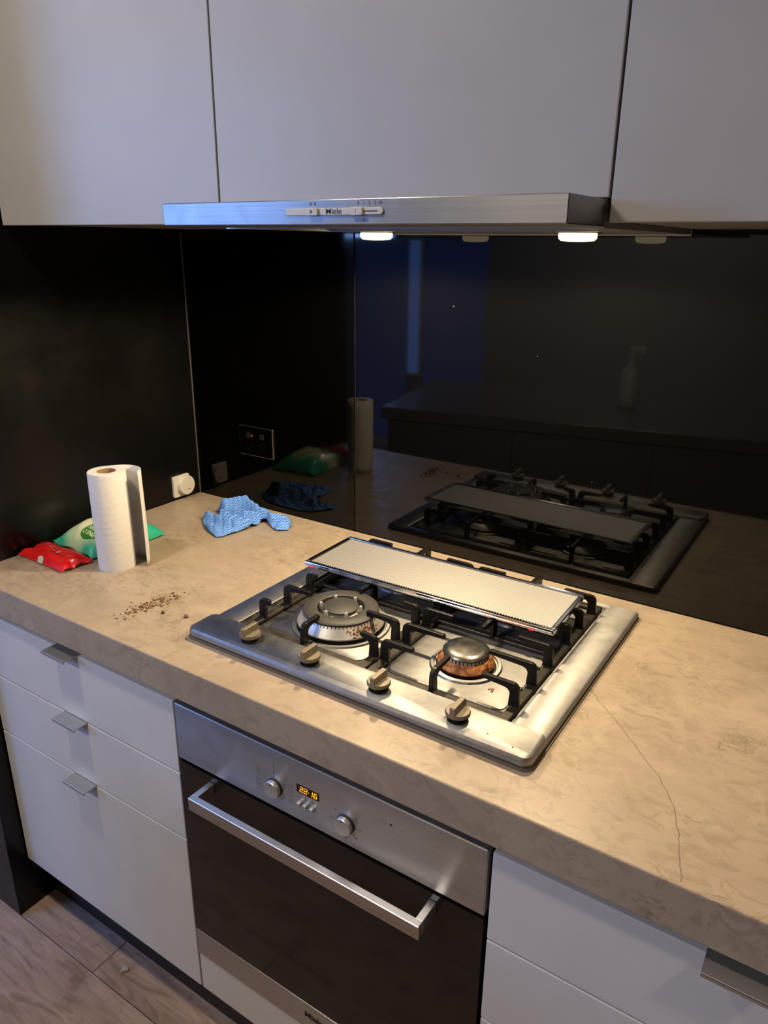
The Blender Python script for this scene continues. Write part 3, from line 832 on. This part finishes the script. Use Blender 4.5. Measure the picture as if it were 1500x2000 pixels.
# ------------------------------------------------------------------ grease filter lying on the supports
fl = thing('grease_filter', 'flat metal mesh grease filter lying across the rear pan supports', 'grease filter', (0.888, -0.2335, H+ZT+0.0006), rz=math.radians(1.0))
fx, fw, ft = 0.2590, 0.0800, 0.0095
bm = bmesh.new()
for a in ((-fx, fx, -fw, -fw+0.0078), (-fx, fx, fw-0.0078, fw), (-fx, -fx+0.0078, -fw+0.0078, fw-0.0078), (fx-0.0078, fx, -fw+0.0078, fw-0.0078)):
    box(bm, *a, 0.0, ft, bev=0.0012, seg=2)
box(bm, -fx+0.003, fx-0.003, -fw-0.0012, -fw+0.002, 0.0025, 0.0050, bev=0.0008, seg=1)
link('frame', bm, M['chrome'], fl)
m = mat('expanded_aluminium_mesh', (0.66, 0.63, 0.58), 0.50, metal=0.62, aniso=0.5); k = N(m)
cv = k.n('ShaderNodeCombineXYZ'); cv.inputs[1].default_value = 1.0; k.l(cv.outputs[0], k.b.inputs['Tangent'])
tc = k.n('ShaderNodeTexCoord'); mp = k.n('ShaderNodeMapping'); mp.inputs['Scale'].default_value = (300, 300, 300); mp.inputs['Rotation'].default_value = (0, 0, math.radians(45))
k.l(tc.outputs['Object'], mp.inputs['Vector'])
sp = k.n('ShaderNodeSeparateXYZ'); k.l(mp.outputs['Vector'], sp.inputs[0])
px = k.math('ABSOLUTE', k.math('SUBTRACT', k.math('FRACT', sp.outputs[0]), 0.5)); py = k.math('ABSOLUTE', k.math('SUBTRACT', k.math('FRACT', sp.outputs[1]), 0.5))
hole = k.math('LESS_THAN', k.math('ADD', px, py), 0.36)
k.color(k.mix(k.math('MULTIPLY', hole, 0.75), (0.43, 0.425, 0.415), (0.085, 0.082, 0.08)))
k.bump(k.math('MULTIPLY', hole, -1.0), 0.6, 0.0008)
link('mesh_panel', B(-fx+0.0094, fx-0.0094, -fw+0.0094, fw-0.0094, 0.0030, 0.0072), m, fl)
link('groove', B(-fx+0.0077, fx-0.0077, -fw+0.0077, fw-0.0077, 0.0010, 0.0028), M['recess_shade'], fl)
bm = bmesh.new()
n = 96
for i in range(n):
    x = -fx+0.010+(2*fx-0.020)*i/(n-1)
    box(bm, x-0.0014, x+0.0014, -fw+0.0072, -fw+0.0115, 0.0073, 0.0082)
link('crimped_edge', bm, M['chrome'], fl)
for x in (-fx+0.020, fx-0.038):
    link('latch', B(x-0.0045, x+0.0045, -fw-0.0042, -fw+0.0010, -0.0002, 0.0026, bev=0.0007, seg=1), M['red_plastic'], fl)

# ================================================================== PAPER TOWEL
rx, ry, rr, rh = 0.2265, -0.4560, 0.0378, 0.2120
roll = thing('paper_towel_roll', 'white kitchen paper roll standing upright with one loose sheet', 'paper towel', (rx, ry, H))
bm = bmesh.new()
lathe(bm, [(0.0195, 0.0), (rr, 0.0), (rr+0.0003, 0.003), (rr+0.0003, rh-0.002), (rr-0.0008, rh), (0.0195, rh), (0.0195, 0.0)], 0, 0, 64, caps=False)
link('paper_winding', bm, M['paper'], roll, True)
bm = bmesh.new()
lathe(bm, [(0.0180, 0.001), (0.0194, 0.001), (0.0194, rh-0.0006), (0.0180, rh-0.0006), (0.0180, 0.001)], 0, 0, 40, caps=False)
link('cardboard_core', bm, M['cardboard'], roll, True)
# loose sheet: leaves the roll at the back and swings round to the right
bm = bmesh.new()
ctrl = [(165, rr+0.0006), (140, rr+0.0014), (118, rr+0.006), (98, rr+0.014), (80, rr+0.0215), (64, rr+0.0270), (50, rr+0.0300), (38, rr+0.0300), (28, rr+0.0290)]
def smooth_curve(pts, n=40):
    out = []
    P_ = [Vector((r*math.cos(math.radians(a)), r*math.sin(math.radians(a)))) for a, r in pts]
    P_ = [2*P_[0]-P_[1]]+P_+[2*P_[-1]-P_[-2]]
    segs = len(P_)-3
    for i in range(n+1):
        t = i/n*segs; j = min(int(t), segs-1); u = t-j
        a, b, c, d = P_[j:j+4]
        out.append(0.5*((2*b)+(c-a)*u+(2*a-5*b+4*c-d)*u*u+(3*b-a-3*c+d)*u**3))
    return out
crv = smooth_curve(ctrl)
NZ = 14
rows = []
for j in range(NZ+1):
    z = 0.0005+(rh-0.0012)*j/NZ
    row = []
    for i, p in enumerate(crv):
        u = i/len(crv)
        s = 1+0.012*u*math.sin(j/NZ*3.1+0.4)
        row.append(bm.verts.new((p.x*s, p.y*s, z+0.002*u*u*(j/NZ))))
    rows.append(row)
for a, b in zip(rows, rows[1:]):
    for i in range(len(a)-1): bm.faces.new((a[i], a[i+1], b[i+1], b[i]))
o = link('loose_sheet', bm, M['paper'], roll, True)
md = o.modifiers.new('thick', 'SOLIDIFY'); md.thickness = 0.0010; md.offset = 1.0

# ================================================================== WIPES PACKS
def pillow(a, b_, t, seal, seed, waves=7, n=36, m_=24, ruff=0.0035):
    rnd = random.Random(seed)
    ph = [rnd.uniform(0, 6.28) for _ in range(12)]
    def top(u, v):            # u, v in -1..1 ; height above table, and edge shrink
        su = max(0.0, 1-abs(u)**3.2); sv = max(0.0, 1-abs(v)**2.6)
        h = t*(su**0.75)*(sv**0.62)
        wr = ruff*math.sin(5*u+3*v+ph[0])*su*sv+0.5*ruff*math.sin(11*v-7*u+ph[1])*su*sv
        wr += 0.7*ruff*math.sin(9*v+ph[2])*abs(u)**2*sv
        return h+wr
    def pos(u, v, up=True, off=0.0):
        pinch = 1-0.05*(1-abs(v))*abs(u)**6
        x = a*u*pinch; y = b_*v*(1+0.03*math.sin(3*u+ph[3]))*(1-0.04*(1-u*u))
        e = 0.0035+0.0045*abs(u)**4+0.0030*abs(u)**6*math.sin(waves*v+ph[4])
        h = top(u, v)
        z = e+h*0.78 if up else max(0.0004, e-h*0.30-0.0006)
        return Vector((x, y, z+off))
    bm = bmesh.new()
    T = [[bm.verts.new(pos(-1+2*i/n, -1+2*j/m_)) for j in range(m_+1)] for i in range(n+1)]
    Bt = [[bm.verts.new(pos(-1+2*i/n, -1+2*j/m_, False)) for j in range(m_+1)] for i in range(n+1)]
    for i in range(n):
        for j in range(m_):
            bm.faces.new((T[i][j], T[i+1][j], T[i+1][j+1], T[i][j+1]))
            bm.faces.new((Bt[i][j], Bt[i][j+1], Bt[i+1][j+1], Bt[i+1][j]))
    for i in range(n):
        bm.faces.new((T[i][0], Bt[i][0], Bt[i+1][0], T[i+1][0])); bm.faces.new((T[i][m_], T[i+1][m_], Bt[i+1][m_], Bt[i][m_]))
    for j in range(m_):
        bm.faces.new((T[0][j], T[0][j+1], Bt[0][j+1], Bt[0][j])); bm.faces.new((T[n][j], Bt[n][j], Bt[n][j+1], T[n][j+1]))
    bmesh.ops.recalc_face_normals(bm, faces=list(bm.faces))
    return bm, pos
def conform(bm, pos, a, b_, off=0.0006):
    for v in bm.verts: v.co = pos(v.co.x/a, v.co.y/b_, True, off)
    return bm
GA, GB = 0.096, 0.080
gp = thing('wipes_pack', 'green and white pack of cleaning wipes lying behind the paper roll', 'wipes', (0.093, -0.373, H), rz=math.radians(86))
bm, gpos = pillow(GA, GB, 0.064, 0.01, 4)
link('wrapper', bm, M['green_wrap'], gp, True)
def disc(cx, cy, ra, rb, seg=28, rings=5):
    bm = bmesh.new(); c = bm.verts.new((cx, cy, 0)); prev = None
    for q in range(1, rings+1):
        row = [bm.verts.new((cx+ra*q/rings*math.cos(2*PI*i/seg), cy+rb*q/rings*math.sin(2*PI*i/seg), 0)) for i in range(seg)]
        for i in range(seg):
            j = (i+1) % seg
            if prev is None: bm.faces.new((c, row[i], row[j]))
            else: bm.faces.new((prev[i], row[i], row[j], prev[j]))
        prev = row
    return bm
# emblem: reads from the far side, so it stands on its head for the camera
ecx, ecy = -0.054, -0.024
link('emblem_border', conform(disc(ecx, ecy, 0.0270, 0.0325), gpos, GA, GB, 0.0007), M['emblem_light'], gp)
link('emblem', conform(disc(ecx, ecy, 0.0250, 0.0305), gpos, GA, GB, 0.0011), M['emblem'], gp)
for s, dy, sz in (('PINE O', 0.0085, 0.0150), ('CLEEN', -0.0075, 0.0165)):
    bm = text_bm(s, sz, 0.0003)
    bmesh.ops.subdivide_edges(bm, edges=[e for e in bm.edges if e.calc_length() > 0.004], cuts=2)
    # turn by 180 deg so it reads from the wall side
    place(bm, lambda x, y, z: (ecx-(y+dy), ecy+x*0.92, 0))
    link('lettering', conform(bm, gpos, GA, GB, 0.0016), M['emblem_light'], gp)
link('seal_print', conform(disc(0.004, 0.026, 0.007, 0.009, 20, 3), gpos, GA, GB, 0.0008), M['orange_print'], gp)
bm = bmesh.new()
for i in range(3):
    a0 = math.radians(90+120*i)
    for q in range(3):
        a1, a2 = a0+q*0.55, a0+(q+1)*0.55
        prism(bm, [(-0.020+r*math.cos(a), -0.008+r*math.sin(a)) for r, a in ((0.0050, a1), (0.0050, a2), (0.0033, a2), (0.0033, a1))], 0, 0.0001)
link('recycling_mark', conform(bm, gpos, GA, GB, 0.0009), M['emblem'], gp)
RA, RB = 0.082, 0.0365
rp = thing('wipes_pack', 'small red foil pack in front of the green wipes pack', 'wipes', (0.0915, -0.5125, H), rz=math.radians(-1))
bm, rpos = pillow(RA, RB, 0.030, 0.01, 9, ruff=0.0045)
link('wrapper', bm, M['red_wrap'], rp, True)
bm = bmesh.new()
for i in range(4):
    b2 = bmesh.new(); prism(b2, rrect(-0.010+i*0.009, -0.0045+i*0.009, -0.006-i*0.001, 0.010-i*0.001, 0.002), 0, 0.0001); merge(bm, b2)
link('pale_print', conform(bm, rpos, RA, RB, 0.0006), M['pale_pink'], rp)
bm = disc(-0.004, -0.0345, 0.0105, 0.0045, 20, 3)
link('white_print', conform(bm, rpos, RA, RB, 0.0010), M['white_plastic'], rp)

# ================================================================== CLOTH
outline = [(.170, -.150), (.186, -.170), (.212, -.190), (.250, -.211), (.288, -.225), (.298, -.214), (.306, -.172), (.312, -.138), (.313, -.106), (.306, -.090), (.319, -.083), (.342, -.096), (.362, -.107), (.377, -.111),
           (.397, -.093), (.384, -.066), (.362, -.040), (.330, -.030), (.290, -.030), (.250, -.032), (.206, -.042), (.176, -.062), (.160, -.082), (.158, -.096), (.172, -.102), (.196, -.108), (.204, -.116), (.190, -.124), (.170, -.134)]
ridges = [  # (points with their height), half width, fall-off power
    ([(.186, -.100, .040), (.206, -.082, .044), (.238, -.068, .046)], .017, 1.5),
    ([(.238, -.068, .046), (.292, -.079, .036), (.338, -.080, .026), (.356, -.062, .020)], .015, 1.5),
    ([(.214, -.132, .028), (.243, -.119, .031), (.275, -.111, .031), (.296, -.094, .028)], .0085, 1.3),
    ([(.178, -.150, .020), (.196, -.154, .021), (.250, -.160, .022), (.292, -.158, .021), (.309, -.130, .021)], .014, 1.7),
    ([(.228, -.196, .013), (.270, -.200, .012), (.294, -.186, .012)], .018, 1.6),
    ([(.372, -.098, .014), (.384, -.078, .016)], .009, 1.6),
    ([(.348, -.088, .020), (.368, -.072, .022)], .0060, 1.4),
    ([(.232, -.148, .022), (.240, -.134, .026)], .0055, 1.4),
    ([(.256, -.146, .023), (.262, -.128, .025)], .0055, 1.4),
    ([(.280, -.142, .021), (.288, -.122, .024)], .0055, 1.4),
    ([(.200, -.108, .024), (.214, -.122, .026)], .0065, 1.4),
]
def seg_d(px, py, a, b):
    dx, dy = b[0]-a[0], b[1]-a[1]; l2 = dx*dx+dy*dy
    t = max(0, min(1, ((px-a[0])*dx+(py-a[1])*dy)/l2)) if l2 else 0
    return math.hypot(px-a[0]-t*dx, py-a[1]-t*dy), t
def inside(px, py, poly):
    c = False
    for (x0, y0), (x1, y1) in zip(poly, poly[1:]+poly[:1]):
        if (y0 > py) != (y1 > py) and px < (x1-x0)*(py-y0)/(y1-y0)+x0: c = not c
    return c
def cloth_z(x, y, de):
    q = 0.0
    for pts_, w_, pw in ridges:
        bz = 0
        for a, b in zip(pts_, pts_[1:]):
            d, t = seg_d(x, y, a, b)
            bz = max(bz, (a[2]+(b[2]-a[2])*t)*math.exp(-(d/w_)**pw))
        q += bz**5
    z = q**0.2
    wob = 0.0016*math.sin(x*210+y*90+2*math.sin(y*120))+0.0013*math.sin(y*260-x*110)+0.0008*math.sin(x*420+y*380)
    e = min(1.0, de/0.006)
    return max(0.0014, (0.0025+z*(0.35+0.65*e)+wob*min(1, de/0.012)))
bm = bmesh.new(); lay = bm.verts.layers.float_vector.new('cloth_uv')
CX0, CX1, CY0, CY1, CS = .150, .404, -.232, -.024, .0019
vs = {}
def gv(i, j):
    if (i, j) in vs: return vs[(i, j)]
    x, y = CX0+i*CS, CY0+j*CS
    best = 9; bp = None
    for a, b in zip(outline, outline[1:]+outline[:1]):
        d, t = seg_d(x, y, a, b)
        if d < best: best = d; bp = (a[0]+(b[0]-a[0])*t, a[1]+(b[1]-a[1])*t)
    ins = inside(x, y, outline)
    if not ins: x, y = bp; best = 0.0        # snap the border cells to the outline
    z = cloth_z(x, y, best)
    v = bm.verts.new((x-.27, y+.11, z)); v[lay] = Vector((x*0.8+y*0.6+z*0.5, y*0.8-x*0.6+z*0.7, 0)); vs[(i, j)] = v
    return v
for i in range(int((CX1-CX0)/CS)):
    for j in range(int((CY1-CY0)/CS)):
        if inside(CX0+(i+.5)*CS, CY0+(j+.5)*CS, outline):
            bm.faces.new((gv(i, j), gv(i+1, j), gv(i+1, j+1), gv(i, j+1)))
cl = link('cleaning_cloth', bm, M['cloth'], None, True, (0.27, -0.11, H))
md = cl.modifiers.new('thick', 'SOLIDIFY'); md.thickness = 0.0012; md.offset = 1.0
tag(cl, 'crumpled blue cleaning cloth with white zigzag stripes near the corner', 'cloth')

# ================================================================== SOCKET, TIMER KNOB
so = thing('power_socket', 'black double power socket with a silver rim on the back wall', 'socket', (0.2235, 0.0, 1.0965))
sf = lambda u, v, h: (u, -h, v)
bm = bmesh.new(); prism(bm, rrect(-0.0575, 0.0575, -0.0385, 0.0385, 0.002), 0.0002, 0.0060, sf, bev=0.0012)
link('rim', bm, mat('socket_rim', (0.30, 0.29, 0.28), 0.3, metal=1.0), so)
bm = bmesh.new(); prism(bm, rrect(-0.0555, 0.0555, -0.0365, 0.0365, 0.0015), 0.0060, 0.0072, sf, bev=0.0004)
link('cover_plate', bm, M['panel_black'], so)
for x in (-0.0225, 0.0225):
    bm = bmesh.new(); prism(bm, rrect(x-0.007, x+0.007, 0.0085, 0.0225, 0.0015), 0.0072, 0.0095, sf, bev=0.0007); link('rocker_switch', bm, M['black'], so)
    for dx, dz, rot in ((-0.008, -0.010, 30), (0.008, -0.010, -30), (0.0, -0.023, 0)):
        bm = bmesh.new()
        c_, s_ = math.cos(math.radians(rot)), math.sin(math.radians(rot))
        prism(bm, [(x+dx+c_*a-s_*b_, dz+s_*a+c_*b_) for a, b_ in ((-0.001, -0.004), (0.001, -0.004), (0.001, 0.004), (-0.001, 0.004))], 0.0071, 0.0074, sf)
        link('pin_slot', bm, M['recess_shade'], so)
bm = bmesh.new(); prism(bm, arc(-0.0110, 0.0150, 0.0020, 0, 360, 10)[:-1], 0.0072, 0.0082, sf); link('indicator', bm, M['led'], so)

tk = thing('wall_dial', 'small white round dial on a square plate on the left black wall', 'dial', (0.0, -0.0690, 0.9570))
tf = lambda u, v, h: (h, u, v)
bm = bmesh.new(); prism(bm, rrect(-0.0300, 0.0260, -0.0290, 0.0290, 0.004), 0.0003, 0.0080, tf, bev=0.0012); link('back_plate', bm, M['white_plastic'], tk)
bm = bmesh.new(); lathe(bm, [(0.0265, 0.0080), (0.0265, 0.0190), (0.0245, 0.0215), (0.0, 0.0222)], 0.0065, 0.001, 48, axis='x'); link('dial_knob', bm, M['white_plastic'], tk, True)
bm = bmesh.new(); prism(bm, rrect(0.006, 0.014, -0.010, -0.0075, 0.0008), 0.0218, 0.0224, tf); link('mark', bm, M['ink_soft'], tk)

# ================================================================== CRUMBS
random.seed(21)
crumb_m = [mat('crumb_brown', (0.13, 0.065, 0.025), 0.8), mat('crumb_tan', (0.24, 0.135, 0.055), 0.8), mat('crumb_pale', (0.55, 0.45, 0.30), 0.8)]
bm = bmesh.new()
for i in range(220):
    t = random.gauss(0.45, 0.26)
    x = 0.425+0.020*t+random.gauss(0, 0.011); y = -0.590+0.112*t+random.gauss(0, 0.007)
    if not (0.36 < x < 0.52 and -0.645 < y < -0.43): continue
    s = abs(random.gauss(0.0008, 0.0006))+0.0004
    b2 = bmesh.new(); bmesh.ops.create_icosphere(b2, subdivisions=1, radius=s)
    mi = random.choices((0, 1, 2), (7, 3, 1))[0]
    fx_, fy_, fz_ = random.uniform(.7, 1.7), random.uniform(.7, 1.7), random.uniform(.5, .9)
    for v in b2.verts: v.co = Vector((v.co.x*fx_+x, v.co.y*fy_+y, v.co.z*fz_+s*fz_+H))
    for f in b2.faces: f.material_index = mi
    merge(bm, b2)
cr = link('crumbs', bm, crumb_m)
cr['kind'] = 'stuff'
tag(cr, 'scatter of tiny brown crumbs on the worktop left of the hob', 'crumbs')
def pea(x, y, r, fz, col, label):
    b2 = bmesh.new(); bmesh.ops.create_icosphere(b2, subdivisions=3, radius=r)
    for v in b2.verts:
        v.co.x *= 1.15*(1+0.12*math.sin(v.co.y/r*3)); v.co.z *= fz; v.co *= 1+0.06*math.sin(v.co.x/r*4+v.co.z/r*5)
    zl = min(v.co.z for v in b2.verts)
    tag(link('crumb', b2, mat('crumb_'+col, (0.055, 0.022, 0.012) if col == 'dark' else (0.12, 0.055, 0.028), 0.6), None, True, (x, y, H-zl)), label, 'crumb')
pea(0.4790, -0.5520, 0.0030, 0.85, 'dark', 'round dark crumb beside the crumb scatter')
pea(0.5270, -0.5390, 0.0040, 0.75, 'mid', 'larger reddish brown crumb nearest the corner of the hob')
b2 = bmesh.new(); bmesh.ops.create_icosphere(b2, subdivisions=2, radius=0.009)
for v in b2.verts:
    v.co.x *= 0.75+0.5*math.sin(v.co.y*260); v.co.z *= 0.55; v.co.y *= 1.25
zl = min(v.co.z for v in b2.verts)
tag(link('paper_scrap', b2, M['white_plastic'], None, False, (0.336, -0.648, -zl)), 'tiny white scrap lying on the floorboards', 'scrap')

# ================================================================== OPPOSITE BENCH (seen mirrored in the glass)
ib = thing('opposite_bench', 'dark grey bench across the room, mirrored in the glass splashback', 'bench', (0.95, -1.95, 0), rz=math.radians(-11.8))
link('bench_top', B(-1.30, 1.5, -0.33, 0.42, 0.865, 0.915, bev=0.003), mat('bench_stone', (0.10, 0.09, 0.08), 0.25), ib)
link('carcass', B(-1.28, 1.48, -0.31, 0.37, 0.10, 0.865), M['carcass'], ib)
for i in range(5):
    link('door', B(-1.278+i*0.552, -1.282+(i+1)*0.552, 0.3702, 0.39, 0.12, 0.855, bev=0.001), M['bench_door'], ib)
link('plinth', B(-1.26, 1.46, -0.28, 0.33, 0.0, 0.10), M['black'], ib)
def on_bench(x, y):
    a = math.radians(-11.8); return (x, y, 0.9155)
sb = thing('spray_bottle', 'translucent spray bottle on the opposite bench, seen only as a reflection', 'bottle', (0.63, -1.93, 0.9155))
link('body', L([(0.036, 0.0), (0.038, 0.004), (0.038, 0.125), (0.030, 0.155), (0.014, 0.180), (0.014, 0.200)], 0, 0, 28), mat('bottle_plastic', (0.55, 0.58, 0.58), 0.3), sb, True)
bm = L([(0.016, 0.2005), (0.016, 0.222), (0.012, 0.226)], 0, 0, 20); box(bm, -0.012, 0.055, -0.011, 0.011, 0.226, 0.255, bev=0.004); box(bm, 0.028, 0.036, -0.005, 0.005, 0.185, 0.2265, bev=0.002)
link('trigger', bm, M['white_plastic'], sb, True)

# ================================================================== CEILING LIGHTS
DL = [(0.34, -1.12, 9.0, (1.0, 0.86, 0.68), 'round recessed ceiling downlight above the left drawers'),
      (2.25, -1.15, 7.5, (1.0, 0.76, 0.54), 'round recessed ceiling downlight towards the right wall'),
      (0.12, -2.75, 14.0, (1.0, 0.90, 0.80), 'left one of the two ceiling downlights over the far bench'),
      (0.50, -2.75, 14.0, (1.0, 0.90, 0.80), 'right one of the two ceiling downlights over the far bench')]
for x, y, pw, col, lab in DL:
    t = thing('ceiling_downlight', lab, 'ceiling light', (x, y, ZC), 'ceiling downlights')
    bm = bmesh.new(); lathe(bm, [(0.060, -0.0005), (0.085, -0.0005), (0.083, -0.006), (0.062, -0.006), (0.060, -0.0005)], 0, 0, 32, caps=False); link('bezel', bm, M['chrome'], t, True)
    link('diffuser', L([(0.060, -0.001), (0.059, -0.003), (0.0, -0.0032)], 0, 0, 32), M['lamp_small'], t, True)
    area('downlight_light', (x, y, ZC-0.012), (0, 0, 0), 0.12, 0.12, pw, col, 'DISK', 170)
